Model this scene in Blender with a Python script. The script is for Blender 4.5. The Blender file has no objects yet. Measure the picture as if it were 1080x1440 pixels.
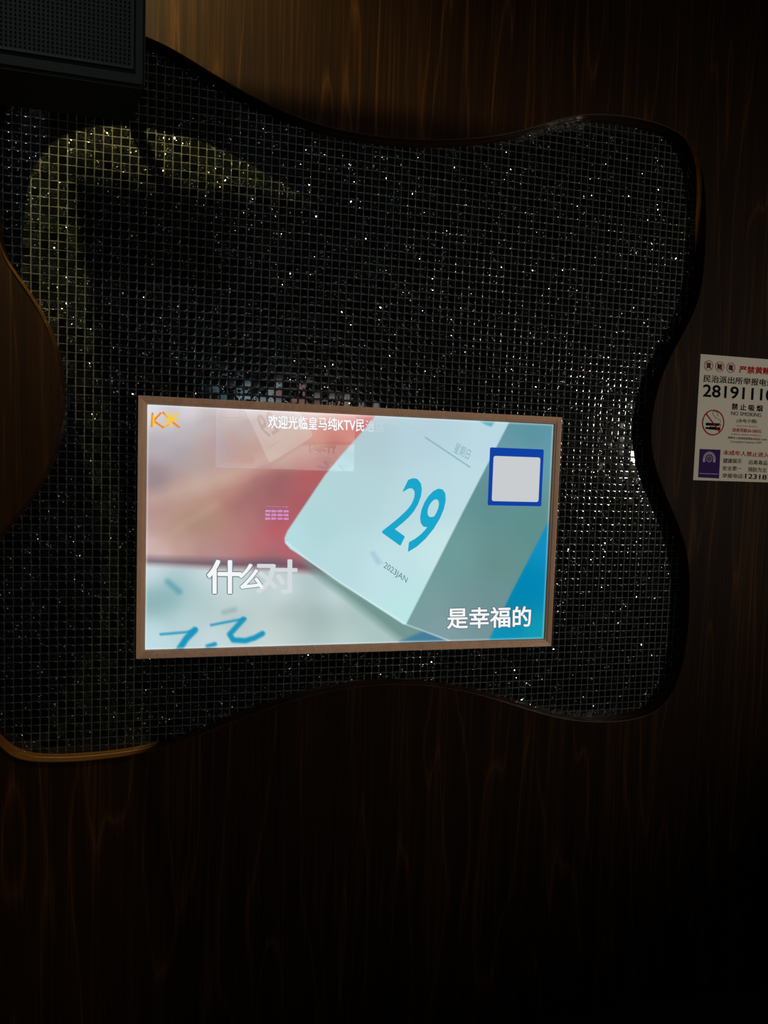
import bpy, bmesh, math, random
import numpy as np
from mathutils import Vector, Matrix

random.seed(7)
rng = np.random.default_rng(11)
SC = bpy.context.scene
COL = SC.collection

# ------------------------------------------------------------------ camera
CAM = np.array([-0.36512, -1.81419, 0.17004])
PITCH, YAW, ROLL, FPX = -0.06356, -0.23137, -0.03166, 968.655
cz, sz = math.cos(YAW), math.sin(YAW)
cx, sx = math.cos(PITCH), math.sin(PITCH)
cr, sr = math.cos(ROLL), math.sin(ROLL)
ROT = (np.array([[cz, -sz, 0], [sz, cz, 0], [0, 0, 1]]) @ np.array([[1, 0, 0], [0, cx, -sx], [0, sx, cx]])
       @ np.array([[cr, 0, sr], [0, 1, 0], [-sr, 0, cr]]))
cam = bpy.data.cameras.new('camera')
cam.sensor_fit = 'VERTICAL'
cam.sensor_height = 36.0
cam.sensor_width = 27.0
cam.lens = FPX / 1440 * 36.0
cam.clip_start = 0.02
cam_o = bpy.data.objects.new('camera', cam)
COL.objects.link(cam_o)
M = Matrix.Identity(4)
for i in range(3):
    M[i][0] = ROT[i, 0]; M[i][1] = ROT[i, 2]; M[i][2] = -ROT[i, 1]; M[i][3] = CAM[i]
cam_o.matrix_world = M
SC.camera = cam_o

# ------------------------------------------------------------------ world and exposure
w = bpy.data.worlds.new('world'); SC.world = w
w.use_nodes = True
w.node_tree.nodes['Background'].inputs[0].default_value = (0.5, 0.6, 0.8, 1)
w.node_tree.nodes['Background'].inputs[1].default_value = 0.0
SC.view_settings.view_transform = 'Standard'
SC.view_settings.look = 'None'
SC.view_settings.exposure = 0.0
SC.view_settings.gamma = 1.0
SC.view_settings.use_curve_mapping = False

# ------------------------------------------------------------------ lights
def lamp(name, kind, loc, power, color, radius=0.03, target=None, cone=None, blend=0.3, size=None):
    L = bpy.data.lights.new(name, kind)
    L.energy = power; L.color = color
    if kind in ('POINT', 'SPOT'): L.shadow_soft_size = radius
    if kind == 'SPOT':
        L.spot_size = math.radians(cone); L.spot_blend = blend
    if kind == 'AREA':
        L.shape = 'RECTANGLE'; L.size, L.size_y = size
    o = bpy.data.objects.new(name, L); COL.objects.link(o)
    o.location = loc
    if target is not None:
        d = Vector(target) - Vector(loc)
        o.rotation_euler = d.to_track_quat('-Z', 'Y').to_euler()
    return o

FLOOR_Z, CEIL_Z = -1.55, 2.05
# the warm ceiling downlight close to the wall, above the added blocker board
lamp('downlight_light', 'SPOT', (-1.09, -0.20, 1.98), 430, (1.0, 0.81, 0.34), 0.003, (-0.60, -0.04, 0.4), 110, 0.6)
# added spots without a known fixture: general fill and glints on the mosaic
lamp('added_fill_light', 'SPOT', (3.14, -3.00, 0.42), 190, (1.0, 0.92, 0.80), 0.10, (0.35, 0.0, 0.35), 50, 1.0)
lamp('added_fill_light', 'SPOT', (-1.20, -1.70, 1.98), 20, (0.85, 0.93, 1.0), 0.03, (-0.40, 0.0, 0.30), 60, 1.0)

# ------------------------------------------------------------------ helpers
def on_wall(px, py, y=0.0):
    """point of the vertical plane y that lies at a pixel of the 1080x1440 photograph"""
    d = ROT @ np.array([(px - 540) / FPX, 1.0, -(py - 720) / FPX])
    t = (y - CAM[1]) / d[1]
    p = CAM + d * t
    return p[0], p[2]

def lin(c):
    c = np.asarray(c, float) / 255.0
    return np.where(c <= 0.04045, c / 12.92, ((c + 0.055) / 1.055) ** 2.4)

def tag(o, label=None, cat=None, group=None, kind=None):
    if label: o['label'] = label
    if cat: o['category'] = cat
    if group: o['group'] = group
    if kind: o['kind'] = kind
    return o

def empty(name, loc=(0, 0, 0)):
    o = bpy.data.objects.new(name, None); COL.objects.link(o); o.location = loc
    o.empty_display_size = 0.05
    return o

def link(name, me, mat=None, parent=None):
    if mat is not None:
        me.materials.clear(); me.materials.append(mat)
    o = bpy.data.objects.new(name, me); COL.objects.link(o)
    if parent is not None:
        o.parent = parent
    return o

def pydata(name, v, f, mat=None, parent=None, smooth=False):
    me = bpy.data.meshes.new(name)
    me.from_pydata([tuple(p) for p in v], [], f)
    me.update()
    if smooth:
        me.polygons.foreach_set('use_smooth', [True] * len(me.polygons))
    return link(name, me, mat, parent)

def box_bm(bm, x0, x1, y0, y1, z0, z1, bevel=0.0):
    r = bmesh.ops.create_cube(bm, size=1)
    bmesh.ops.scale(bm, vec=(x1 - x0, y1 - y0, z1 - z0), verts=r['verts'])
    bmesh.ops.translate(bm, vec=((x0 + x1) / 2, (y0 + y1) / 2, (z0 + z1) / 2), verts=r['verts'])
    if bevel > 0:
        es = list({e for v in r['verts'] for e in v.link_edges})
        bmesh.ops.bevel(bm, geom=es, offset=bevel, segments=2, affect='EDGES')

def from_bm(name, bm, mat=None, parent=None, smooth=False):
    me = bpy.data.meshes.new(name); bm.to_mesh(me); bm.free()
    if smooth:
        me.polygons.foreach_set('use_smooth', [True] * len(me.polygons))
    return link(name, me, mat, parent)

def box(name, x0, x1, y0, y1, z0, z1, mat, parent=None, bevel=0.0):
    bm = bmesh.new(); box_bm(bm, x0, x1, y0, y1, z0, z1, bevel)
    return from_bm(name, bm, mat, parent)

# ------------------------------------------------------------------ materials
def nt(name):
    m = bpy.data.materials.new(name); m.use_nodes = True
    t = m.node_tree; b = t.nodes['Principled BSDF']
    return m, t, b

def plain(name, col, rough=0.5, metal=0.0, spec=0.5):
    m, t, b = nt(name)
    b.inputs['Base Color'].default_value = (*col, 1)
    b.inputs['Roughness'].default_value = rough
    b.inputs['Metallic'].default_value = metal
    b.inputs['Specular IOR Level'].default_value = spec
    n = t.nodes.new('ShaderNodeTexNoise'); n.inputs['Scale'].default_value = 60
    r = t.nodes.new('ShaderNodeMapRange')
    r.inputs['To Min'].default_value = max(0.02, rough - 0.05); r.inputs['To Max'].default_value = min(1, rough + 0.05)
    t.links.new(n.outputs['Fac'], r.inputs['Value']); t.links.new(r.outputs[0], b.inputs['Roughness'])
    return m

def emissive(name, col, strength=1.0):
    m = bpy.data.materials.new(name); m.use_nodes = True
    t = m.node_tree; t.nodes.clear()
    e = t.nodes.new('ShaderNodeEmission'); o = t.nodes.new('ShaderNodeOutputMaterial')
    e.inputs[0].default_value = (*lin(col), 1); e.inputs[1].default_value = strength
    t.links.new(e.outputs[0], o.inputs[0])
    return m

def wood(name, dark, mid, light, rough=0.38, scale=1.0, axis='Z', spec=0.05):
    m, t, b = nt(name)
    N, L = t.nodes, t.links
    g = N.new('ShaderNodeNewGeometry')
    mp = N.new('ShaderNodeMapping')
    L.new(g.outputs['Position'], mp.inputs['Vector'])
    s = (9 * scale, 9 * scale, 0.75 * scale) if axis == 'Z' else (0.75 * scale, 9 * scale, 9 * scale)
    mp.inputs['Scale'].default_value = s
    # broad cathedral figure
    big = N.new('ShaderNodeTexNoise'); big.inputs['Scale'].default_value = 1.0
    big.inputs['Detail'].default_value = 1.5; big.inputs['Distortion'].default_value = 0.3
    L.new(mp.outputs[0], big.inputs['Vector'])
    mul = N.new('ShaderNodeMath'); mul.operation = 'MULTIPLY'; mul.inputs[1].default_value = 11
    L.new(big.outputs['Fac'], mul.inputs[0])
    fr = N.new('ShaderNodeMath'); fr.operation = 'PINGPONG'; fr.inputs[1].default_value = 1.0
    L.new(mul.outputs[0], fr.inputs[0])
    pw = N.new('ShaderNodeMath'); pw.operation = 'POWER'; pw.inputs[1].default_value = 9.0
    L.new(fr.outputs[0], pw.inputs[0])
    # fine fibres
    mp2 = N.new('ShaderNodeMapping')
    L.new(g.outputs['Position'], mp2.inputs['Vector'])
    mp2.inputs['Scale'].default_value = (160, 160, 2.6) if axis == 'Z' else (2.6, 160, 160)
    fine = N.new('ShaderNodeTexNoise'); fine.inputs['Scale'].default_value = 1.0; fine.inputs['Detail'].default_value = 5
    L.new(mp2.outputs[0], fine.inputs['Vector'])
    mp3 = N.new('ShaderNodeMapping')
    L.new(g.outputs['Position'], mp3.inputs['Vector'])
    mp3.inputs['Scale'].default_value = (26, 26, 0.5) if axis == 'Z' else (0.5, 26, 26)
    st = N.new('ShaderNodeTexNoise'); st.inputs['Scale'].default_value = 1.0; st.inputs['Detail'].default_value = 3
    L.new(mp3.outputs[0], st.inputs['Vector'])
    a1 = N.new('ShaderNodeMath'); a1.operation = 'MULTIPLY_ADD'; a1.inputs[1].default_value = 0.55
    L.new(st.outputs['Fac'], a1.inputs[0])
    a0 = N.new('ShaderNodeMath'); a0.operation = 'MULTIPLY'; a0.inputs[1].default_value = 0.7
    L.new(fine.outputs['Fac'], a0.inputs[0]); L.new(a0.outputs[0], a1.inputs[2])
    a2 = N.new('ShaderNodeMath'); a2.operation = 'MULTIPLY_ADD'; a2.inputs[1].default_value = 0.28
    L.new(pw.outputs[0], a2.inputs[0]); L.new(a1.outputs[0], a2.inputs[2])
    cr_ = N.new('ShaderNodeValToRGB')
    cr_.color_ramp.elements[0].position = 0.45; cr_.color_ramp.elements[0].color = (*dark, 1)
    cr_.color_ramp.elements[1].position = 1.25 if False else 1.0; cr_.color_ramp.elements[1].color = (*light, 1)
    e = cr_.color_ramp.elements.new(0.66); e.color = (*mid, 1)
    L.new(a2.outputs[0], cr_.inputs['Fac'])
    L.new(cr_.outputs['Color'], b.inputs['Base Color'])
    b.inputs['Roughness'].default_value = rough
    b.inputs['Specular IOR Level'].default_value = spec
    bp = N.new('ShaderNodeBump'); bp.inputs['Strength'].default_value = 0.08; bp.inputs['Distance'].default_value = 0.001
    L.new(fine.outputs['Fac'], bp.inputs['Height']); L.new(bp.outputs[0], b.inputs['Normal'])
    return m

M_WOOD = wood('dark walnut veneer', (0.0075, 0.0031, 0.0014), (0.0125, 0.0052, 0.0019), (0.046, 0.0180, 0.0040), 0.6)
M_EDGE = wood('veneer edge band', (0.019, 0.008, 0.0025), (0.028, 0.012, 0.0036), (0.044, 0.019, 0.006), 0.35, 2.0, 'X')
M_FRAME = wood('bronze wood frame', (0.60, 0.33, 0.20), (0.68, 0.39, 0.24), (0.78, 0.43, 0.27), 0.33, 2.0, 'Z', 0.3)
M_BLACK = plain('black plastic', (0.006, 0.006, 0.007), 0.35)
M_CAB = plain('black painted cabinet', (0.007, 0.007, 0.006), 0.6, 0.0, 0.2)
M_GRILLE = plain('perforated steel', (0.008, 0.008, 0.007), 0.6, 0.0, 0.2)
M_METAL = plain('black steel', (0.008, 0.008, 0.007), 0.5, 0.0, 0.2)
M_CEIL = plain('dark ceiling paint', (0.02, 0.02, 0.02), 0.8)
M_WALL2 = plain('dark wall covering', (0.015, 0.012, 0.012), 0.7)

def grout_mat():
    m, t, b = nt('grey grout')
    N, L = t.nodes, t.links
    n = N.new('ShaderNodeTexNoise'); n.inputs['Scale'].default_value = 220; n.inputs['Detail'].default_value = 4
    g = N.new('ShaderNodeNewGeometry'); L.new(g.outputs['Position'], n.inputs['Vector'])
    r = N.new('ShaderNodeValToRGB')
    r.color_ramp.elements[0].color = (0.020, 0.021, 0.017, 1); r.color_ramp.elements[1].color = (0.036, 0.038, 0.031, 1)
    L.new(n.outputs['Fac'], r.inputs['Fac']); L.new(r.outputs[0], b.inputs['Base Color'])
    b.inputs['Roughness'].default_value = 0.75
    return m
M_GROUT = grout_mat()

def tile_mat():
    """dark glass with a crackled layer: small facets that catch any lamp in the room"""
    m, t, b = nt('black crackle glass')
    N, L = t.nodes, t.links
    g = N.new('ShaderNodeNewGeometry')
    vo = N.new('ShaderNodeTexVoronoi'); vo.inputs['Scale'].default_value = 420
    L.new(g.outputs['Position'], vo.inputs['Vector'])
    sub = N.new('ShaderNodeVectorMath'); sub.operation = 'SUBTRACT'; sub.inputs[1].default_value = (0.5, 0.5, 0.5)
    L.new(vo.outputs['Color'], sub.inputs[0])
    # which tiles are crackled, and where in them
    sn = N.new('ShaderNodeVectorMath'); sn.operation = 'SNAP'; sn.inputs[1].default_value = (0.0202, 1.0, 0.0202)
    ad = N.new('ShaderNodeVectorMath'); ad.operation = 'ADD'; ad.inputs[1].default_value = (0.8212 + 0.0202 * 100, 0.5, -0.6712 + 0.0202 * 200)
    L.new(g.outputs['Position'], ad.inputs[0]); L.new(ad.outputs[0], sn.inputs[0])
    wn = N.new('ShaderNodeTexWhiteNoise'); L.new(sn.outputs[0], wn.inputs['Vector'])
    no = N.new('ShaderNodeTexNoise'); no.inputs['Scale'].default_value = 130; no.inputs['Detail'].default_value = 1
    L.new(g.outputs['Position'], no.inputs['Vector'])
    sm = N.new('ShaderNodeMath'); sm.operation = 'MULTIPLY_ADD'; sm.inputs[1].default_value = 0.35
    L.new(wn.outputs['Value'], sm.inputs[0]); L.new(no.outputs['Fac'], sm.inputs[2])
    mr = N.new('ShaderNodeMapRange'); mr.inputs['From Min'].default_value = 0.745; mr.inputs['From Max'].default_value = 0.775
    L.new(sm.outputs[0], mr.inputs['Value'])
    amp = N.new('ShaderNodeMath'); amp.operation = 'MULTIPLY_ADD'; amp.inputs[1].default_value = 1.05; amp.inputs[2].default_value = 0.0
    L.new(mr.outputs[0], amp.inputs[0])
    sc = N.new('ShaderNodeVectorMath'); sc.operation = 'SCALE'
    L.new(sub.outputs[0], sc.inputs[0]); L.new(amp.outputs[0], sc.inputs['Scale'])
    a = N.new('ShaderNodeVectorMath'); a.operation = 'ADD'
    L.new(g.outputs['Normal'], a.inputs[0]); L.new(sc.outputs[0], a.inputs[1])
    nn = N.new('ShaderNodeVectorMath'); nn.operation = 'NORMALIZE'; L.new(a.outputs[0], nn.inputs[0])
    L.new(nn.outputs[0], b.inputs['Normal'])
    r = N.new('ShaderNodeValToRGB')
    r.color_ramp.elements[0].color = (0.001, 0.0013, 0.001, 1); r.color_ramp.elements[1].color = (0.006, 0.0075, 0.0065, 1)
    L.new(wn.outputs['Value'], r.inputs['Fac']); L.new(r.outputs[0], b.inputs['Base Color'])
    b.inputs['Roughness'].default_value = 0.07
    b.inputs['IOR'].default_value = 1.68
    return m
M_TILE = tile_mat()

def floor_mat():
    m, t, b = nt('dark polished floor tile')
    N, L = t.nodes, t.links
    n = N.new('ShaderNodeTexNoise'); n.inputs['Scale'].default_value = 5; n.inputs['Detail'].default_value = 8
    r = N.new('ShaderNodeValToRGB')
    r.color_ramp.elements[0].color = (0.008, 0.008, 0.010, 1); r.color_ramp.elements[1].color = (0.02, 0.02, 0.024, 1)
    L.new(n.outputs['Fac'], r.inputs['Fac']); L.new(r.outputs[0], b.inputs['Base Color'])
    b.inputs['Roughness'].default_value = 0.2
    return m
M_FLOOR = floor_mat()

# ------------------------------------------------------------------ outline of the wavy cut-out (x, z), metres on the wall
OUT = [(-0.5564, 1.1766), (-0.5111, 1.1646), (-0.4533, 1.1345), (-0.3861, 1.1019), (-0.3001, 1.0678), (-0.2298, 1.0439),
       (-0.1401, 1.0256), (-0.0485, 1.0172), (0.0641, 1.0201), (0.1796, 1.0322), (0.2981, 1.0537), (0.3786, 1.0758),
       (0.46, 1.1113), (0.5218, 1.1425), (0.585, 1.1629), (0.6497, 1.1722), (0.7381, 1.1753), (0.8288, 1.1726),
       (0.8988, 1.1608), (0.9481, 1.1241), (0.975, 1.0778), (0.988, 1.00), (0.9951, 0.9275), (0.999, 0.8387), (0.999, 0.7367),
       (0.9873, 0.664), (0.9486, 0.6014), (0.8986, 0.5322), (0.8703, 0.4606), (0.8542, 0.3879), (0.8468, 0.3153),
       (0.8507, 0.2534), (0.866, 0.1978), (0.9123, 0.1067), (0.9672, 0.0279), (0.9963, -0.0283), (1.0113, -0.1036),
       (1.0183, -0.20), (1.0208, -0.3146), (1.0114, -0.4307), (0.975, -0.5128), (0.9282, -0.5479), (0.8615, -0.5641), (0.7478, -0.5687),
       (0.6359, -0.554), (0.5466, -0.5302), (0.4493, -0.4906), (0.3528, -0.4542), (0.2401, -0.427), (0.1269, -0.4133),
       (0.0035, -0.4132), (-0.1139, -0.4315), (-0.2046, -0.4562), (-0.279, -0.483), (-0.3386, -0.5064),
       (-0.4116, -0.5324), (-0.4659, -0.5497), (-0.5041, -0.562), (-0.5624, -0.5749), (-0.6552, -0.5817), (-0.7474, -0.5817),
       (-0.8134, -0.5781), (-0.8405, -0.5673), (-0.8626, -0.5516), (-0.8798, -0.5364), (-0.925, -0.47), (-0.955, -0.38), (-0.968, -0.27),
       (-0.955, -0.15), (-0.92, -0.07), (-0.878, -0.0151), (-0.8455, 0.0261), (-0.8128, 0.0698), (-0.7847, 0.1154),
       (-0.7654, 0.1595), (-0.7523, 0.207), (-0.7450, 0.2598), (-0.7428, 0.3064), (-0.7437, 0.3461), (-0.7473, 0.3912),
       (-0.757, 0.4391), (-0.7733, 0.481), (-0.7945, 0.5206), (-0.8154, 0.5548), (-0.8371, 0.5856), (-0.8573, 0.613),
       (-0.8757, 0.6397), (-0.885, 0.68), (-0.891, 0.75), (-0.892, 0.85), (-0.891, 0.95), (-0.888, 1.03), (-0.878, 1.09), (-0.85, 1.14), (-0.80, 1.172),
       (-0.73, 1.19), (-0.65, 1.19)]

def smooth_loop(p, n=5):
    p = np.array(p); out = []
    k = len(p)
    for _ in range(2):
        p = 0.25 * np.roll(p, 1, 0) + 0.5 * p + 0.25 * np.roll(p, -1, 0)
    for i in range(k):
        a, b, c, d = p[i - 1], p[i], p[(i + 1) % k], p[(i + 2) % k]
        for j in range(n):
            t = j / n
            out.append(0.5 * ((2 * b) + (c - a) * t + (2 * a - 5 * b + 4 * c - d) * t * t + (3 * b - a - 3 * c + d) * t ** 3))
    return np.array(out)
LOOP = smooth_loop(OUT)

def inside(px, pz, poly):
    x, z = poly[:, 0], poly[:, 1]; xn, zn = np.roll(x, -1), np.roll(z, -1)
    c = np.zeros(px.shape, bool)
    for a, b, e, f in zip(x, z, xn, zn):
        if b == f: continue
        cond = ((b > pz) != (f > pz)) & (px < (e - a) * (pz - b) / (f - b) + a)
        c ^= cond
    return c

def loop_normals(p):
    t = np.roll(p, -1, 0) - np.roll(p, 1, 0)
    t /= np.linalg.norm(t, axis=1)[:, None]
    n = np.stack([t[:, 1], -t[:, 0]], 1)
    q = p + n * 0.002
    # make the normals point out of the opening
    ins = inside(q[:, 0], q[:, 1], p)
    return -n if ins.mean() > 0.5 else n
NRM = loop_normals(LOOP)

X0, X1 = -1.75, 3.6
Y_WOOD, Y_GROUT = -0.020, 0.025

def curve_mesh(name, loops, half):
    cu = bpy.data.curves.new(name, 'CURVE'); cu.dimensions = '2D'; cu.fill_mode = 'BOTH'; cu.extrude = half
    for lp in loops:
        s = cu.splines.new('POLY'); s.points.add(len(lp) - 1)
        for i, (a, b) in enumerate(lp): s.points[i].co = (a, b, 0, 1)
        s.use_cyclic_u = True
    o = bpy.data.objects.new(name, cu); COL.objects.link(o)
    dg = bpy.context.evaluated_depsgraph_get(); dg.update()
    me = bpy.data.meshes.new_from_object(o.evaluated_get(dg))
    bpy.data.objects.remove(o); bpy.data.curves.remove(cu)
    me.transform(Matrix(((1, 0, 0, 0), (0, 0, -1, 0), (0, 1, 0, 0), (0, 0, 0, 1))))
    return me

# ------------------------------------------------------------------ the setting
hole = LOOP + NRM * 0.0012
me = curve_mesh('wall_back', [[(X0, FLOOR_Z), (X1, FLOOR_Z), (X1, CEIL_Z), (X0, CEIL_Z)], [tuple(p) for p in hole]], (Y_GROUT - Y_WOOD) / 2)
me.transform(Matrix.Translation((0, (Y_GROUT + Y_WOOD) / 2, 0)))
wall = link('wall_back', me, M_WOOD)
tag(wall, 'dark walnut veneer wall panel with a wavy rounded opening around the mosaic', kind='structure')

# edge band: a two-ply lip swept round the opening
prof = [(0.0012, Y_WOOD - 0.0010), (-0.0006, Y_WOOD - 0.0004), (-0.0012, Y_WOOD + 0.002), (-0.0012, -0.002), (-0.0002, 0.0),
        (-0.0002, 0.002), (-0.0014, 0.004), (-0.0014, Y_GROUT), (0.0012, Y_GROUT), (0.0012, Y_WOOD - 0.001)]
v, f = [], []
K, P_ = len(LOOP), len(prof) - 1
for p, n in zip(LOOP, NRM):
    for (o_, y_) in prof[:-1]:
        q = p + n * o_; v.append((q[0], y_, q[1]))
for i in range(K):
    j = (i + 1) % K
    for a in range(P_):
        b = (a + 1) % P_
        f.append((i * P_ + a, i * P_ + b, j * P_ + b, j * P_ + a))
o = pydata('trim_1', v, f, M_EDGE)
bm = bmesh.new(); bm.from_mesh(o.data); bmesh.ops.recalc_face_normals(bm, faces=bm.faces); bm.to_mesh(o.data); bm.free()
tag(o, 'thin wooden edge band lining the wavy opening', kind='structure')

# grout bed
bed = box('wall_mosaic', -1.05, 1.12, Y_GROUT, Y_GROUT + 0.03, -0.68, 1.28, M_GROUT)
tag(bed, 'recessed wall of small black glass mosaic tiles behind the television', kind='structure')

# mosaic tiles
PITCH_T, GX, GZ = 0.0202, -0.8212, 0.6712
ks = np.arange(-12, 97); ms = np.arange(-66, 31)
cxs = GX + (ks + 0.5) * PITCH_T; czs = GZ + (ms + 0.5) * PITCH_T
CX, CZ = [a.ravel() for a in np.meshgrid(cxs, czs)]
wide = LOOP + NRM * 0.016
ok = inside(CX, CZ, wide)
tvw, tvh = 0.55 + 0.0206, 0.309 + 0.0206
ok &= ~((np.abs(CX) < tvw - 0.012) & (np.abs(CZ) < tvh - 0.012))
CX, CZ = CX[ok], CZ[ok]
RINGS = [(0.0094, 0.0), (0.0093, 0.0003), (0.0088, 0.00068), (0.0080, 0.00088), (0.0072, 0.00092)]
def tile_geo(sx_=1.0, sz_=1.0, tx=0.0, tz=0.0, rot=0.0):
    vv = []
    for r, h in RINGS:
        for a, b in ((-1, -1), (1, -1), (1, 1), (-1, 1)):
            x, z = a * r * sx_, b * r * sz_
            x, z = x * math.cos(rot) - z * math.sin(rot), x * math.sin(rot) + z * math.cos(rot)
            y = -h - (x * tx + z * tz) * (1 if h > 0 else 0)
            vv.append((x, y, z))
    return vv
TF = []
for r in range(len(RINGS) - 1):
    for a in range(4):
        b = (a + 1) % 4
        TF.append((r * 4 + a, r * 4 + b, (r + 1) * 4 + b, (r + 1) * 4 + a))
TF.append((16, 17, 18, 19))
# what shows largest: squared closeness times facing, in view and not behind the loudspeaker
dx, dz = CX - CAM[0], CZ - CAM[2]; dy = Y_GROUT - CAM[1]
dist = np.sqrt(dx * dx + dz * dz + dy * dy)
area = dy / dist ** 3
rel = np.stack([dx, np.full_like(dx, dy), dz], 1) @ ROT
PX, PY = 540 + FPX * rel[:, 0] / rel[:, 1], 720 - FPX * rel[:, 2] / rel[:, 1]
seen = inside(CX, CZ, LOOP - NRM * 0.01) & (PX > 4) & (PX < 1076) & ~((PX < 212) & (PY < 135))
seen &= ~((np.abs(CX) < tvw + 0.012) & (np.abs(CZ) < tvh + 0.012))
score = np.where(seen, area, -1)
order = np.argsort(-score)
single = order[:300]
rest = order[300:]
variants = []
def rand_tile():
    return tile_geo(1 + random.uniform(-.012, .008), 1 + random.uniform(-.012, .008), random.gauss(0, .012), random.gauss(0, .012), random.gauss(0, .008))
for k in range(14):
    me = bpy.data.meshes.new('mosaic_tile'); me.from_pydata(rand_tile(), [], TF); me.update()
    me.polygons.foreach_set('use_smooth', [True] * (len(TF) - 1) + [False]); me.materials.append(M_TILE)
    variants.append(me)
for k, i in enumerate(single):
    o = bpy.data.objects.new('mosaic_tile', variants[(k * 5 + int(CX[i] * 977)) % 14]); COL.objects.link(o)
    o.parent = bed; o.location = (CX[i], Y_GROUT + 0.0005, CZ[i])
v, f = [], []
for i in rest:
    n0 = len(v)
    v += [(a + CX[i], b + Y_GROUT + 0.0005, c + CZ[i]) for a, b, c in rand_tile()]
    f += [tuple(n0 + q for q in t_) for t_ in TF]
o = pydata('mosaic_tiles', v, f, M_TILE, bed, True)
o.data.polygons.foreach_set('use_smooth', ([True] * (len(TF) - 1) + [False]) * len(rest))
tag(o, kind='stuff')

tag(box('floor', X0, X1, -4.0, 0.03, FLOOR_Z - 0.1, FLOOR_Z, M_FLOOR), 'dark polished floor', kind='structure')
tag(box('ceiling', X0, X1, -4.0, 0.03, CEIL_Z, CEIL_Z + 0.1, M_CEIL), 'dark painted ceiling', kind='structure')
so_z = 1.70
so = [(-1.004, -0.147), (X1, -0.147), (X1, -0.60), (-1.40, -0.60)]  # board added out of view, cut to shape the downlight's shadow on the mosaic
pts = [(a, b, so_z) for a, b in so] + [(a, b, so_z + 0.018) for a, b in so]
tag(pydata('light_blocker', pts, [(0, 1, 2, 3), (7, 6, 5, 4), (0, 4, 5, 1), (1, 5, 6, 2), (2, 6, 7, 3), (3, 7, 4, 0)], M_CEIL), 'unseen dark board added under the ceiling to cut off the downlight', kind='structure')
tag(box('wall_left', X0 - 0.1, X0, -4.0, 0.03, FLOOR_Z, CEIL_Z, M_WALL2), 'dark left side wall', kind='structure')
tag(box('wall_right', X1, X1 + 0.1, -4.0, 0.03, FLOOR_Z, CEIL_Z, M_WALL2), 'dark right side wall', kind='structure')
tag(box('wall_front', X0, X1, -3.9, -3.79, FLOOR_Z, CEIL_Z, M_WALL2), 'dark wall opposite the mosaic', kind='structure')
bm = bmesh.new()
box_bm(bm, X0, X1, Y_WOOD - 0.012, Y_WOOD, FLOOR_Z, FLOOR_Z + 0.075)
box_bm(bm, X0, X1, Y_WOOD - 0.016, Y_WOOD, FLOOR_Z + 0.075, FLOOR_Z + 0.08)
tag(from_bm('baseboard_back', bm, plain('black skirting', (0.012, 0.012, 0.016), 0.25)), 'black glossy skirting along the foot of the wood wall', kind='structure')

# ------------------------------------------------------------------ text as flat print
def text_mesh(s):
    cu = bpy.data.curves.new('print', 'FONT'); cu.body = s; cu.size = 1.0
    cu.resolution_u = 4
    o = bpy.data.objects.new('print', cu); COL.objects.link(o)
    dg = bpy.context.evaluated_depsgraph_get(); dg.update()
    me = bpy.data.meshes.new_from_object(o.evaluated_get(dg))
    bpy.data.objects.remove(o); bpy.data.curves.remove(cu)
    return me

def fit_text(name, s, A, B, T, y, mat, parent, bold=0.0, grow=0.0):
    """text whose bounding box is laid on the parallelogram A (bottom left), B (bottom right), T (top left) of the plane y"""
    me = text_mesh(s)
    n = len(me.vertices)
    co = np.empty(n * 3); me.vertices.foreach_get('co', co); co = co.reshape(-1, 3)
    lo, hi = co.min(0), co.max(0)
    polys = [tuple(p.vertices) for p in me.polygons]
    bpy.data.meshes.remove(me)
    sh = [(0, 0)] if not bold else [(bold * math.cos(a), bold * math.sin(a)) for a in [k * math.pi / 4 + .39 for k in range(8)]]
    A, B, T = map(np.array, (A, B, T))
    vs, fs = [], []
    for k, (dx_, dz_) in enumerate(sh):
        u = (co[:, 0] + dx_ - lo[0]) / (hi[0] - lo[0]); w_ = (co[:, 1] + dz_ - lo[1]) / (hi[1] - lo[1])
        p = A + u[:, None] * (B - A) + w_[:, None] * (T - A)
        vs += [(a, y - k * 3e-6, b) for a, b in p]
        fs += [tuple(k * n + q for q in f_) for f_ in polys]
    return pydata(name, vs, fs, mat, parent)

def S(px, py): return on_wall(px, py, 0.0)

# ------------------------------------------------------------------ television
tv = tag(empty('television'), 'lit television in a bronze wood frame set into the black mosaic wall', 'television', kind=None)
E_ = 0.0112                                   # how far the frame stands before the screen
ix, iz, ox, oz = 0.5510, 0.3105, 0.55 + 0.0206, 0.309375 + 0.0206
# profile across a rail: t = 0 inner edge .. 1 outer edge, with its y
RP = [(0.0, 0.004), (0.0, -0.0022), (0.10, -0.0048), (0.30, -0.0062), (0.36, -0.0080), (0.80, -E_ + 0.0006), (0.90, -E_), (0.97, -E_), (1.0, -E_ + 0.0015), (1.0, Y_GROUT - 0.001), (0.0, Y_GROUT - 0.001)]
def corner(sx_, sz_, t): return (sx_ * (ix + (ox - ix) * t), sz_ * (iz + (oz - iz) * t))
for (a, b) in (((-1, 1), (1, 1)), ((1, 1), (1, -1)), ((1, -1), (-1, -1)), ((-1, -1), (-1, 1))):
    v, f = [], []
    for c in (a, b):
        for t, y in RP:
            q = corner(*c, t); v.append((q[0], y, q[1]))
    n = len(RP)
    for i in range(n):
        j = (i + 1) % n; f.append((i, j, n + j, n + i))
    f.append(tuple(range(n))); f.append(tuple(range(2 * n - 1, n - 1, -1)))
    o = pydata('frame_rail', v, f, M_FRAME, tv)
    bm = bmesh.new(); bm.from_mesh(o.data); bmesh.ops.recalc_face_normals(bm, faces=bm.faces); bm.to_mesh(o.data); bm.free()
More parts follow.
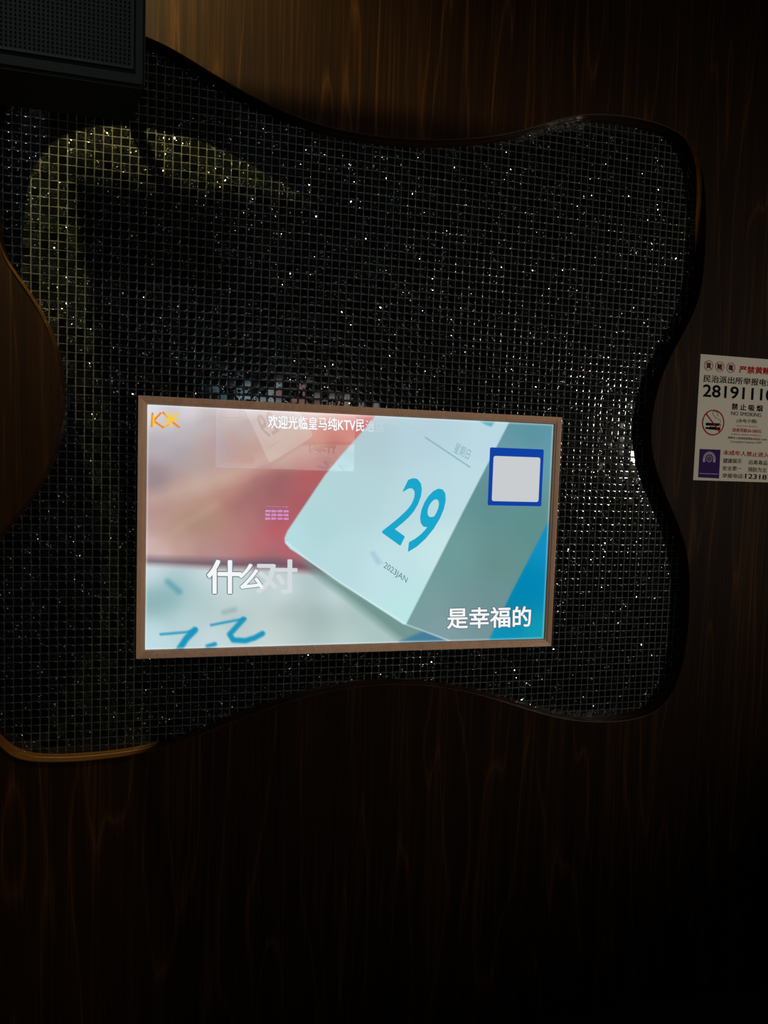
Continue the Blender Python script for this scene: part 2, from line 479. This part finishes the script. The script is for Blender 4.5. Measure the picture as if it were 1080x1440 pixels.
box('back_case', -0.549, 0.549, 0.0045, 0.022, -0.308, 0.308, M_BLACK, tv)

# the picture on the screen
NXp, NZp = 460, 259
gx, gz = np.linspace(-0.55, 0.55, NXp), np.linspace(0.309375, -0.309375, NZp)
GXX, GZZ = np.meshgrid(gx, gz)
# samples and outlines were read off the photograph, so bring the grid to photograph pixels
rel = np.stack([GXX.ravel() - CAM[0], np.full(GXX.size, -CAM[1]), GZZ.ravel() - CAM[2]], 1) @ ROT
UX = (540 + FPX * rel[:, 0] / rel[:, 1]); UY = (720 - FPX * rel[:, 2] / rel[:, 1])
def rbf(samples, px, py, s=26.0):
    num = np.zeros((len(px), 3)); den = np.zeros(len(px))
    for x, y, c in samples:
        d2 = (px - x) ** 2 + (py - y) ** 2
        wgt = 1.0 / (d2 + s * s) ** 1.7
        num += wgt[:, None] * np.array(c, float); den += wgt
    return num / den[:, None]
def soft_poly(poly, px, py, blur):
    poly = np.array(poly, float)
    ins = inside(px, py, poly)
    d = np.full(len(px), 1e9)
    for a, b in zip(poly, np.roll(poly, -1, 0)):
        ab = b - a; L2 = (ab ** 2).sum()
        t = np.clip(((px - a[0]) * ab[0] + (py - a[1]) * ab[1]) / L2, 0, 1)
        d = np.minimum(d, np.hypot(px - a[0] - t * ab[0], py - a[1] - t * ab[1]))
    sd = np.where(ins, d, -d)
    return np.clip(0.5 + sd / (2 * blur), 0, 1)
def stroke(pts, wd, px, py, blur):
    d = np.full(len(px), 1e9)
    for (a, b) in zip(pts[:-1], pts[1:]):
        a = np.array(a, float); b = np.array(b, float); ab = b - a; L2 = (ab ** 2).sum()
        t = np.clip(((px - a[0]) * ab[0] + (py - a[1]) * ab[1]) / L2, 0, 1)
        d = np.minimum(d, np.hypot(px - a[0] - t * ab[0], py - a[1] - t * ab[1]))
    return np.clip(0.5 + (wd / 2 - d) / (2 * blur), 0, 1)
hand = [(212, 578, (226, 236, 244)), (238, 592, (205, 206, 216)), (225, 630, (180, 176, 184)), (256, 636, (168, 162, 168)), (220, 670, (146, 130, 138)), (227, 690, (152, 132, 136)),
        (265, 578, (222, 222, 228)), (290, 600, (192, 184, 188)), (255, 612, (188, 184, 190)), (282, 657, (178, 162, 160)), (300, 625, (184, 158, 154)), (328, 626, (186, 140, 134)), (340, 605, (186, 164, 162)),
        (330, 580, (212, 202, 202)), (320, 650, (190, 160, 152)), (282, 680, (200, 175, 165)), (318, 674, (204, 168, 152)), (345, 660, (198, 150, 134)), (362, 655, (196, 134, 118)), (250, 690, (184, 158, 148)),
        (256, 711, (190, 150, 130)), (290, 705, (188, 146, 126)), (325, 690, (184, 128, 112)), (220, 711, (186, 142, 138)), (220, 742, (186, 150, 140)), (269, 734, (162, 130, 106)), (290, 737, (170, 136, 112)), (305, 728, (176, 132, 112)),
        (248, 750, (182, 144, 126)), (227, 775, (214, 184, 184)), (212, 765, (216, 186, 182)), (260, 768, (194, 158, 150)), (290, 765, (184, 136, 132)), (321, 711, (172, 112, 106)), (349, 700, (164, 104, 104)), (365, 672, (158, 98, 102)),
        (349, 734, (174, 114, 114)), (330, 760, (186, 124, 124)), (300, 780, (180, 138, 138)), (370, 765, (192, 104, 110)), (375, 715, (160, 94, 100)), (385, 690, (148, 84, 92)), (396, 672, (150, 80, 88)), (424, 670, (172, 80, 86)),
        (445, 665, (180, 78, 84)), (424, 705, (172, 80, 88)), (400, 730, (172, 84, 94)), (406, 753, (206, 92, 104)), (390, 745, (186, 84, 96)), (410, 780, (176, 92, 104)), (380, 785, (150, 100, 108)), (360, 640, (190, 142, 128)),
        (380, 600, (200, 176, 168)), (400, 620, (198, 164, 148)), (420, 605, (204, 160, 142)), (430, 590, (216, 176, 160)), (440, 575, (244, 222, 218)), (395, 645, (200, 162, 142)), (430, 640, (196, 150, 132)), (450, 625, (206, 160, 138)),
        (455, 645, (158, 84, 78)), (470, 625, (170, 86, 78)), (485, 610, (196, 116, 104)), (480, 590, (222, 150, 138)), (500, 600, (206, 104, 98)), (515, 595, (214, 88, 86)), (500, 582, (244, 190, 188)), (530, 584, (226, 110, 108))]
white = [(212, 805, (214, 230, 236)), (300, 805, (210, 226, 230)), (380, 805, (196, 208, 212)), (440, 815, (178, 200, 204)), (215, 850, (128, 168, 172)),
         (240, 842, (132, 178, 182)), (280, 850, (176, 204, 206)), (330, 840, (210, 230, 230)), (400, 835, (214, 232, 232)), (470, 840, (206, 226, 228)),
         (215, 885, (204, 232, 238)), (260, 872, (198, 218, 220)), (330, 862, (178, 194, 194)), (410, 860, (166, 182, 180)), (450, 868, (150, 176, 172)), (500, 862, (170, 196, 194)),
         (400, 885, (196, 212, 208)), (460, 888, (176, 198, 194)), (530, 890, (174, 200, 198)), (380, 905, (208, 224, 222)), (480, 900, (196, 216, 212)), (300, 900, (206, 226, 230)), (215, 908, (196, 228, 238))]
cardc = [(600, 600, (186, 214, 226)), (700, 605, (190, 222, 232)), (520, 620, (182, 208, 216)), (500, 700, (184, 218, 222)), (450, 740, (180, 218, 222)),
         (600, 700, (190, 222, 230)), (410, 757, (186, 226, 232)), (660, 690, (196, 226, 234)), (540, 800, (198, 230, 236)), (570, 860, (192, 236, 236)), (480, 790, (188, 224, 228)), (620, 770, (204, 236, 238))]
sidec = [(750, 610, (92, 150, 164)), (720, 640, (110, 158, 170)), (770, 640, (104, 158, 176)), (700, 700, (98, 146, 148)), (750, 740, (96, 146, 142)),
         (640, 780, (112, 160, 158)), (700, 790, (104, 146, 142)), (600, 850, (124, 160, 160)), (660, 860, (120, 152, 156)), (620, 890, (132, 162, 168)), (690, 850, (112, 148, 152))]
bluec = [(765, 760, (20, 146, 196)), (740, 830, (0, 136, 184)), (700, 890, (16, 150, 190)), (755, 890, (20, 160, 184)), (720, 860, (6, 132, 170))]
def over(dst, src, m): return dst * (1 - m[:, None]) + src * m[:, None]
pic = rbf(hand, UX, UY, 17.0)
pic = over(pic, np.array([206, 174, 160.]), 0.6 * stroke([(215, 702), (285, 680), (345, 659), (380, 642)], 18, UX, UY, 11))
pic = over(pic, np.array([150, 94, 98.]), 0.45 * stroke([(335, 712), (362, 690), (400, 673)], 14, UX, UY, 13))
pic = over(pic, np.array([200, 164, 150.]), 0.5 * stroke([(222, 770), (258, 738), (305, 710)], 5, UX, UY, 8))
pic = pic * 0.92 + 0.08 * np.array([220, 206, 204.])  # pale haze over the screen, mixed into the hand's colours
# dark rim under the hand, then the sheet of paper
pic = over(pic, np.array([96, 84, 100.]), 0.85 * stroke([(190, 789), (260, 791), (330, 793), (390, 792), (440, 798), (490, 815)], 9, UX, UY, 7))
paper = rbf(white, UX, UY)
pic = over(pic, paper, soft_poly([(180, 792), (300, 799), (380, 800), (450, 806), (500, 815), (620, 850), (640, 960), (180, 960)], UX, UY, 5))
pic = over(pic, np.array([40, 140, 160.]), 0.6 * stroke([(236, 818), (252, 832)], 5, UX, UY, 5))
pic = over(pic, np.array([110, 150, 150.]), 0.5 * stroke([(315, 861), (330, 857)], 4, UX, UY, 4))
# shade beside the calendar's lower edge
pic = over(pic, np.array([112, 148, 142.]), 0.9 * soft_poly([(425, 785), (485, 820), (572, 874), (600, 884), (600, 903), (566, 903), (500, 850), (440, 805)], UX, UY, 7))
pic = over(pic, np.array([70, 130, 158.]), soft_poly([(562, 902), (598, 886), (640, 905)], UX, UY, 2.5))
# figures printed on the paper
cy = np.array([22, 150, 192.])
pic = over(pic, cy, 0.95 * stroke([(226, 892), (262, 889), (276, 885)], 3.0, UX, UY, 1.6))
pic = over(pic, cy, 0.95 * stroke([(274, 886), (262, 898), (250, 916)], 9, UX, UY, 1.6))
pic = over(pic, cy, 0.95 * stroke([(292, 909), (302, 906)], 6, UX, UY, 1.8))
pic = over(pic, cy, 0.95 * stroke([(297, 879), (328, 873), (345, 870)], 3.0, UX, UY, 1.6))
pic = over(pic, cy, 0.95 * stroke([(342, 871), (332, 882), (323, 892), (328, 900), (345, 901), (358, 897), (369, 891)], 7.5, UX, UY, 1.6))
# side of the calendar block, the blue ground, the white leaf
pic = over(pic, rbf(sidec, UX, UY), soft_poly([(716, 580), (800, 580), (800, 920), (680, 920), (571, 878), (600, 800)], UX, UY, 0.8))
pic = over(pic, rbf(bluec, UX, UY), soft_poly([(774, 728), (800, 690), (800, 920), (678, 920), (720, 832)], UX, UY, 1.5))
card = soft_poly([(400, 757), (404, 747), (457, 668), (480, 640), (512, 604), (530, 582), (560, 560), (735, 560), (716, 594), (652, 718), (571, 878), (567, 878),
                  (480, 821), (430, 786), (408, 772), (401, 764)], UX, UY, 0.9)
pic = over(pic, rbf(cardc, UX, UY), card)
pic = over(pic, np.array([232, 250, 250.]), 0.6 * stroke([(402, 762), (430, 785), (480, 820), (570, 877)], 2.2, UX, UY, 1.0))
pic = over(pic, np.array([214, 240, 240.]), 0.7 * stroke([(571, 878), (632, 901)], 1.6, UX, UY, 1.0))
pic = over(pic, np.array([96, 150, 162.]), 0.8 * stroke([(598, 615), (661, 657)], 1.2, UX, UY, 0.8))
pic = over(pic, np.array([150, 195, 210.]), 0.25 * stroke([(598, 612), (560, 590)], 1.2, UX, UY, 0.8))
pic = over(pic, np.array([90, 180, 200.]), 0.9 * soft_poly([(674, 592), (696, 593), (691, 600), (684, 598)], UX, UY, 1.2))
pic = over(pic, np.array([150, 190, 205.]), 0.5 * soft_poly([(520, 777), (526, 775), (538, 792), (530, 794)], UX, UY, 2.5))
# bright rim at the screen edges
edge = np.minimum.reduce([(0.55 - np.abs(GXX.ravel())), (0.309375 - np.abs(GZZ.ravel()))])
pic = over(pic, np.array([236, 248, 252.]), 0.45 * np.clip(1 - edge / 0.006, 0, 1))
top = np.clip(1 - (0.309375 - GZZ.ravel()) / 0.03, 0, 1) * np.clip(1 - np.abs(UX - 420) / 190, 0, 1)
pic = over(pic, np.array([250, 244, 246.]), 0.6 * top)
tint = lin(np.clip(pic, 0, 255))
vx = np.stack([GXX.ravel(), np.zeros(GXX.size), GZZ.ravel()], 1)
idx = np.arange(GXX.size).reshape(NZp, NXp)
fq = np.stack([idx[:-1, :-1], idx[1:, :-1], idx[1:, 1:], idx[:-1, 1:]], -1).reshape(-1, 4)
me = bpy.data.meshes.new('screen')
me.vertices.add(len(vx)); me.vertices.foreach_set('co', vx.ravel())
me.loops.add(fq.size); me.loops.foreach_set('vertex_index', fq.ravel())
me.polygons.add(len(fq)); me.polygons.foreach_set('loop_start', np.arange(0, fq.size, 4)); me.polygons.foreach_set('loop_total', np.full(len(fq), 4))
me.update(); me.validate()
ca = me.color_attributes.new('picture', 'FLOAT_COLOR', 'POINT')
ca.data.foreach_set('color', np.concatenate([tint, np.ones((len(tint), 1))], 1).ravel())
ms_ = bpy.data.materials.new('lit screen picture'); ms_.use_nodes = True
t = ms_.node_tree; t.nodes.clear()
at_ = t.nodes.new('ShaderNodeAttribute'); at_.attribute_name = 'picture'
em = t.nodes.new('ShaderNodeEmission'); em.inputs[1].default_value = 1.0
ou = t.nodes.new('ShaderNodeOutputMaterial')
t.links.new(at_.outputs['Color'], em.inputs[0]); t.links.new(em.outputs[0], ou.inputs[0])
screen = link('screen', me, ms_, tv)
ms2_ = ms_.copy(); ms2_.name = 'brighter lit screen picture'; ms2_.node_tree.nodes['Emission'].inputs[1].default_value = 4.5

# captions and figures shown on the screen (sub-parts of the screen)
E_WHITE = emissive('caption white', (250, 252, 255)); E_RIM = emissive('caption rim', (70, 92, 98))
E_CYAN = emissive('figure cyan', (28, 170, 208)); E_INK = emissive('figure ink', (96, 140, 152)); E_INK2 = emissive('figure ink pale', (138, 176, 186))
E_FADE = emissive('caption fading', (216, 224, 228)); E_FADE2 = emissive('caption nearly gone', (214, 232, 240)); E_ORANGE = emissive('logo orange', (250, 140, 40))
E_YELLOW = emissive('logo yellow', (255, 205, 60)); E_BLUE = emissive('badge blue', (16, 66, 168)); E_PANEL = emissive('badge panel', (206, 210, 212)); E_PANEL2 = emissive('badge square', (150, 156, 160))
def cap(s, a, b, t_, mat, bold=0.0, y=-0.0006, rim=None, rimb=0.03, name='caption'):
    if rim is not None:
        fit_text(name + '_outline', s, S(*a), S(*b), S(*t_), y + 0.0003, rim, screen, bold + rimb, grow=1)
    return fit_text(name, s, S(*a), S(*b), S(*t_), y, mat, screen, bold, grow=1 if bold else 0)
cap('是幸福的', (629, 884), (746, 881), (629, 855), E_WHITE, 0.020, rim=E_RIM)
cap('什', (292, 834), (339, 834), (292, 788), E_WHITE, 0.022, rim=emissive('rim soft', (110, 130, 136)))
cap('么', (337, 829), (370, 828), (337, 794), E_WHITE, 0.022, rim=emissive('rim softer', (130, 145, 150)))
cap('对', (361, 834), (417, 834), (361, 787), E_FADE, 0.020)
cap('欢迎光临皇马纯KTV民', (377, 602), (512, 607), (377, 583.5), E_WHITE, 0.018, rim=emissive('rim warm', (150, 130, 130)), rimb=0.02)
cap('治', (514, 607), (526, 607.5), (514, 591), E_FADE2, 0.012)
cap('店', (528, 607.5), (540, 608), (528, 592), emissive('caption gone', (196, 218, 228)), 0.0)
# the large 29, leaning with the calendar leaf
def px_text(name, s, A, B, T, mat, bold=0.0): return cap(s, A, B, T, mat, bold, name=name)
px_text('figure', '2', (538, 748), (563, 766), (577, 668), E_CYAN, 0.012)
px_text('figure', '9', (566, 769), (590, 784), (610, 682), E_CYAN, 0.012)
px_text('figure', '2023JAN', (538, 800), (570, 822), (542, 790), E_INK, 0.004)
px_text('figure', '星期日', (637, 636), (658, 647), (642, 622), E_INK2)
# the orange station mark at the top left corner of the picture
def strokes(name, segs, wd, y, mat, parent):
    v, f = [], []
    for (a, b) in segs:
        a = np.array(S(*a)); b = np.array(S(*b)); d = (b - a) / np.linalg.norm(b - a); n = np.array([-d[1], d[0]]) * wd / 2
        k = len(v)
        for q in (a - n - d * wd * .3, b - n + d * wd * .3, b + n + d * wd * .3, a + n - d * wd * .3): v.append((q[0], y, q[1]))
        f.append((k, k + 1, k + 2, k + 3))
    return pydata(name, v, f, mat, parent)
strokes('station_mark', [((214.5, 581), (213.5, 600)), ((226, 581), (215, 593)), ((215, 591), (229, 601)), ((229, 601), (236, 596)), ((229, 580), (236, 586)), ((243, 594), (252, 601))], 0.0052, -0.0005, E_ORANGE, screen)
strokes('station_mark', [((231, 590), (252, 590)), ((241, 580), (241, 601)), ((233, 582), (239, 588)), ((250, 581), (243, 588)), ((240, 592), (231, 599)), ((216, 585), (216, 599))], 0.0048, -0.0007, E_YELLOW, screen)
# blue badge at the upper right of the picture, its code panel left blank
def plate(name, a, c, r, y, mat, parent, PF=S):
    x0, z1 = PF(*a); x1, z0 = PF(*c)
    pts = []
    for (cx_, cz_, a0) in ((x1 - r, z1 - r, 0), (x0 + r, z1 - r, 90), (x0 + r, z0 + r, 180), (x1 - r, z0 + r, 270)):
        for k in range(5):
            an = math.radians(a0 + k * 22.5); pts.append((cx_ + r * math.cos(an), y, cz_ + r * math.sin(an)))
    return pydata(name, pts, [tuple(range(len(pts)))], mat, parent)
plate('badge', (689, 629), (761, 712), 0.004, -0.0005, E_BLUE, screen)
plate('badge_panel', (694, 641), (757, 706), 0.006, -0.0008, E_PANEL, screen)

# glass in front of the picture
mg = bpy.data.materials.new('screen glass'); mg.use_nodes = True
t = mg.node_tree; t.nodes.clear()
tr = t.nodes.new('ShaderNodeBsdfTransparent'); gl = t.nodes.new('ShaderNodeBsdfGlossy'); gl.inputs['Roughness'].default_value = 0.0
fr_ = t.nodes.new('ShaderNodeFresnel'); fr_.inputs['IOR'].default_value = 1.6
mx = t.nodes.new('ShaderNodeMixShader'); ou = t.nodes.new('ShaderNodeOutputMaterial')
t.links.new(fr_.outputs[0], mx.inputs[0]); t.links.new(tr.outputs[0], mx.inputs[1]); t.links.new(gl.outputs[0], mx.inputs[2]); t.links.new(mx.outputs[0], ou.inputs[0])
pydata('screen_glass', [(-0.5505, -0.0016, -0.3099), (0.5505, -0.0016, -0.3099), (0.5505, -0.0016, 0.3099), (-0.5505, -0.0016, 0.3099)], [(0, 1, 2, 3)], mg, tv)

# the second television across the room, whose picture is mirrored faintly in the first one's glass
def kids(o): return [c for c in bpy.data.objects if c.parent is o]
tv2 = tv.copy(); COL.objects.link(tv2)
tv2['label'] = 'second framed television on the opposite wall, seen mirrored in the screen glass'
for c in kids(tv):
    d = c.copy(); COL.objects.link(d); d.parent = tv2
    if c is screen:
        d.data = c.data.copy(); d.data.materials[0] = ms2_
    for g in kids(c):
        h = g.copy(); COL.objects.link(h); h.parent = d
tv2.location = (0.13, -3.765, 0.445); tv2.rotation_euler = (0, 0, math.pi)

# song-ordering touch screen below it
tp = tag(empty('touch_screen', (0.065, -3.74, -0.22)), 'small touch screen with violet buttons on the opposite wall, mirrored in the glass', 'touch screen')
box('casing', -0.12, 0.12, -0.05, -0.004, -0.085, 0.085, M_BLACK, tp, 0.004)
E_VIO = emissive('button violet', (176, 150, 255), 11.0)
for r in range(3):
    for c in range(4):
        box('button', -0.095 + c * 0.049, -0.055 + c * 0.049, -0.004, -0.003, -0.05 + r * 0.03, -0.032 + r * 0.03, E_VIO, tp)

for k in range(7):
    box('symbol', -0.095 + k * 0.027, -0.083 + k * 0.027, -0.004, -0.003, 0.052, 0.058, E_VIO, tp)

# ------------------------------------------------------------------ notice poster
PY_ = Y_WOOD - 0.0012
PX0, PX1, PZ0, PZ1 = 1.0012, 1.280, 0.1637, 0.5352
M_PAPER = plain('matt white paper', (0.56, 0.51, 0.42), 0.75, 0.0, 0.2)
M_INK = plain('black ink', (0.008, 0.008, 0.008), 0.9, 0.0, 0.02); M_RED = plain('red ink', (0.32, 0.012, 0.010), 0.9, 0.0, 0.02)
M_PUR = plain('violet ink', (0.040, 0.018, 0.10), 0.9, 0.0, 0.02); M_PALE = plain('pale ink', (0.36, 0.33, 0.40), 0.9, 0.0, 0.02)
po = tag(empty('notice_poster', (0, 0, 0)), 'white notice with red and black Chinese lettering and no-smoking sign on dark wood wall', 'poster')
pb = box('sheet', PX0, PX1, PY_, Y_WOOD - 0.0001, PZ0, PZ1, M_PAPER, po)
def Q(px, py): return on_wall(px, py, PY_)
def Z(zx, zy): return Q(960 + zx / 6.5455, 480 + zy / 6.5455)     # read from a 6.5x enlargement
def ptext(s, a, b, t_, mat, bold=0.0): return fit_text('lettering', s, Z(*a), Z(*b), Z(*t_), PY_ - 0.0004, mat, pb, bold, grow=1 if bold else 0)
ptext('严禁黄赌毒', (519, 290), (875, 310), (523, 226), M_RED, 0.03)
ptext('民治派出所举报电话', (190, 372), (836, 418), (196, 307), M_INK, 0.018)
ptext('28191110', (186, 507), (836, 552), (192, 397), M_INK, 0.02)
ptext('禁 止 吸 烟', (450, 628), (732, 648), (454, 570), M_INK, 0.03)
ptext('NO SMOKING', (445, 678), (722, 697), (447, 643), M_INK, 0.008)
ptext('(含电子烟)', (496, 752), (680, 760), (498, 712), M_INK, 0.01)
ptext('(Electronic cigarettes)', (496, 784), (690, 794), (497, 770), M_RED)
ptext('违者罚款50-500元', (456, 832), (724, 846), (458, 797), M_RED, 0.02)
ptext('Penalty for smoking is 50-500 yuan', (446, 862), (722, 877), (447, 846), M_RED)
ptext('深圳市人民政府监督投诉电话:12345', (414, 896), (772, 916), (416, 874), M_INK, 0.01)
ptext('Complaint hotline:12345', (440, 938), (726, 950), (442, 912), M_INK)
ptext('未成年人禁止进入', (372, 1044), (792, 1070), (376, 1000), M_RED, 0.02)
ptext('健康娱乐', (370, 1120), (543, 1124), (374, 1076), M_INK, 0.01); ptext('远离毒品', (604, 1132), (776, 1140), (608, 1090), M_INK, 0.01)
ptext('安全第一', (366, 1188), (540, 1192), (370, 1146), M_INK, 0.01); ptext('预防为主', (600, 1200), (770, 1206), (604, 1158), M_INK, 0.01)
ptext('举报电话:', (362, 1256), (560, 1262), (366, 1214), M_INK, 0.01); ptext('12318', (574, 1262), (770, 1274), (577, 1218), M_INK, 0.02)
def ring(c, r, wd, mat, y, half=False, name='emblem'):
    v, f = [], []; n = 32
    rng_ = n // 2 if half else n
    for k in range(rng_ + (1 if half else 0)):
        a = math.pi * 2 * k / n
        for q in (r, r - wd): v.append((c[0] + q * math.cos(a), y, c[1] + q * math.sin(a)))
    m = len(v) // 2
    for k in range(m - (1 if half else 0)):
        j = (k + 1) % m; f.append((2 * k, 2 * j, 2 * j + 1, 2 * k + 1))
    return pydata(name, v, f, mat, pb)
def bar(a, b, wd, mat, y, name='emblem'):
    a, b = np.array(a), np.array(b); d = (b - a) / np.linalg.norm(b - a); n = np.array([-d[1], d[0]]) * wd / 2
    return pydata(name, [(q[0], y, q[1]) for q in (a - n, b - n, b + n, a + n)], [(0, 1, 2, 3)], mat, pb)
for (x, y, ch) in ((239, 223, '黄'), (341, 234, '赌'), (443, 243, '毒')):
    c = Z(x, y)
    ptext(ch, (x - 22, y + 26), (x + 22, y + 28), (x - 21, y - 28), M_INK, 0.03)
    ring(c, 0.0152, 0.0016, M_RED, PY_ - 0.0006); bar((c[0] - 0.010, c[1] + 0.0105), (c[0] + 0.010, c[1] - 0.0105), 0.0014, M_RED, PY_ - 0.0006)
c = Z(281, 748)
ring(c, 0.0385, 0.0036, M_RED, PY_ - 0.0006)
bar((c[0] - 0.0265, c[1] + 0.0255), (c[0] + 0.0245, c[1] - 0.0275), 0.0038, M_RED, PY_ - 0.0007)
bar(Z(213, 762), Z(335, 767), 0.0084, M_INK, PY_ - 0.0004); bar(Z(339, 755), Z(347, 780), 0.0030, M_INK, PY_ - 0.0004)
bar(Z(210, 797), Z(310, 806), 0.0060, M_INK, PY_ - 0.0004); bar(Z(245, 797), Z(345, 806), 0.0090, M_INK, PY_ - 0.0004)
sm_pts = [(300, 645), (284, 643), (274, 655), (280, 675), (296, 690), (300, 705), (315, 712), (334, 718), (346, 728), (350, 745)]
for a, b in zip(sm_pts[:-1], sm_pts[1:]): bar(Z(*a), Z(*b), 0.0012, M_INK, PY_ - 0.0004)
sm_pts = [(300, 645), (318, 650), (324, 668), (318, 682), (330, 690)]
for a, b in zip(sm_pts[:-1], sm_pts[1:]): bar(Z(*a), Z(*b), 0.0012, M_INK, PY_ - 0.0004)
a, b, d, e = Z(156, 990), Z(348, 998), Z(334, 1262), Z(142, 1252)
pydata('violet_block', [(q[0], PY_ - 0.0003, q[1]) for q in (e, d, b, a)], [(0, 1, 2, 3)], M_PUR, pb)
c = Z(244, 1082)
ring(c, 0.0215, 0.0022, M_PALE, PY_ - 0.0005, True); ring(c, 0.0180, 0.0040, M_PALE, PY_ - 0.0005, True)
bar((c[0] - 0.0215, c[1] - 0.005), (c[0] - 0.0140, c[1] - 0.005), 0.010, M_PALE, PY_ - 0.0005); bar((c[0] + 0.0140, c[1] - 0.005), (c[0] + 0.0215, c[1] - 0.005), 0.010, M_PALE, PY_ - 0.0005)
ring(c, 0.0100, 0.0018, M_PALE, PY_ - 0.0005); bar((c[0] - 0.003, c[1] + 0.006), (c[0] - 0.003, c[1] - 0.010), 0.0012, M_PALE, PY_ - 0.0005); bar((c[0] + 0.003, c[1] + 0.006), (c[0] + 0.003, c[1] - 0.010), 0.0012, M_PALE, PY_ - 0.0005)
bar(Z(152, 1216), Z(325, 1222), 0.0016, M_PALE, PY_ - 0.0005)

# ------------------------------------------------------------------ loudspeaker at the upper left
sp = tag(empty('wall_loudspeaker', (-0.70, -0.255, 1.16)), 'black loudspeaker with perforated grille hung above the top left of the mosaic', 'loudspeaker')
HW, BW, D2, HH = 0.175, 0.130, 0.080, 0.26        # half front width, half back width, half depth, half height
v = []
for z in (-HH, HH):
    v += [(-HW, -D2, z), (HW, -D2, z), (BW, D2, z), (-BW, D2, z)]
bm = bmesh.new()
vs = [bm.verts.new(p) for p in v]
for q in ((0, 1, 5, 4), (1, 2, 6, 5), (2, 3, 7, 6), (3, 0, 4, 7), (3, 2, 1, 0), (4, 5, 6, 7)): bm.faces.new([vs[i] for i in q])
bmesh.ops.bevel(bm, geom=list(bm.edges), offset=0.006, segments=2, affect='EDGES')
bmesh.ops.recalc_face_normals(bm, faces=bm.faces)
cab = from_bm('cabinet', bm, M_CAB, sp)
# grille: a steel plate with real holes over its lower half where the camera sees it, joined as one part
v, f = [], []
gw, z_lo, z_hi = HW - 0.026, -HH + 0.034, HH - 0.034
pitch = 0.0080
nx, nz = int(2 * gw / pitch), int((z_hi - z_lo) / pitch)
px_, pz_ = 2 * gw / nx, (z_hi - z_lo) / nz
for j in range(nz):
    for i in range(nx):
        x0_, z0_ = -gw + i * px_, z_lo + j * pz_
        k = len(v)
        v += [(x0_, 0, z0_), (x0_ + px_, 0, z0_), (x0_ + px_, 0, z0_ + pz_), (x0_, 0, z0_ + pz_)]
        cx_, cz_ = x0_ + px_ / 2, z0_ + pz_ / 2
        for a in range(8):
            an = math.radians(-157.5 + a * 45); v.append((cx_ + 0.0028 * math.cos(an), 0, cz_ + 0.0028 * math.sin(an)))
        R_ = [k + 4 + a for a in range(8)]
        f += [(k, k + 1, R_[2], R_[1]), (k + 1, k + 2, R_[4], R_[3]), (k + 2, k + 3, R_[6], R_[5]), (k + 3, k, R_[0], R_[7]),
              (k, R_[1], R_[0]), (k + 1, R_[3], R_[2]), (k + 2, R_[5], R_[4]), (k + 3, R_[7], R_[6])]
o = pydata('grille', [(a, -D2 - 0.006, c_) for a, b_, c_ in v], f, M_GRILLE, sp)
bm = bmesh.new()
for (a0, a1, b0, b1) in ((-gw - 0.004, gw + 0.004, z_lo - 0.005, z_lo), (-gw - 0.004, gw + 0.004, z_hi, z_hi + 0.005), (-gw - 0.004, -gw, z_lo, z_hi), (gw, gw + 0.004, z_lo, z_hi)):
    box_bm(bm, a0, a1, -D2 - 0.007, -D2 + 0.002, b0, b1)
from_bm('grille_frame', bm, M_METAL, sp)
# ceiling rod and cable
bm = bmesh.new()
box_bm(bm, -0.015, 0.015, -0.012, 0.012, HH - 0.002, CEIL_Z - 1.16 - 0.28)
box_bm(bm, -0.05, 0.05, -0.04, 0.04, HH - 0.001, HH + 0.006)
from_bm('bracket', bm, M_METAL, sp)
def tube(name, pts, r, mat, parent, n=10):
    v, f = [], []
    for i, p in enumerate(pts):
        a = Vector(pts[max(0, i - 1)]); b = Vector(pts[min(len(pts) - 1, i + 1)]); d = (b - a).normalized()
        u = d.cross(Vector((0, 1, 0))).normalized(); w_ = d.cross(u)
        for k in range(n):
            t_ = 2 * math.pi * k / n; q = Vector(p) + (u * math.cos(t_) + w_ * math.sin(t_)) * r; v.append(tuple(q))
    for i in range(len(pts) - 1):
        for k in range(n): f.append((i * n + k, i * n + (k + 1) % n, (i + 1) * n + (k + 1) % n, (i + 1) * n + k))
    return pydata(name, v, f, mat, parent, True)
tube('cable', [(-0.195, 0.155, 0.50), (-0.18, 0.155, 0.42), (-0.16, 0.155, 0.36), (-0.12, 0.155, 0.29), (-0.07, 0.14, 0.24), (-0.02, 0.10, 0.20), (0.0, 0.075, 0.18)], 0.0065, M_BLACK, sp)
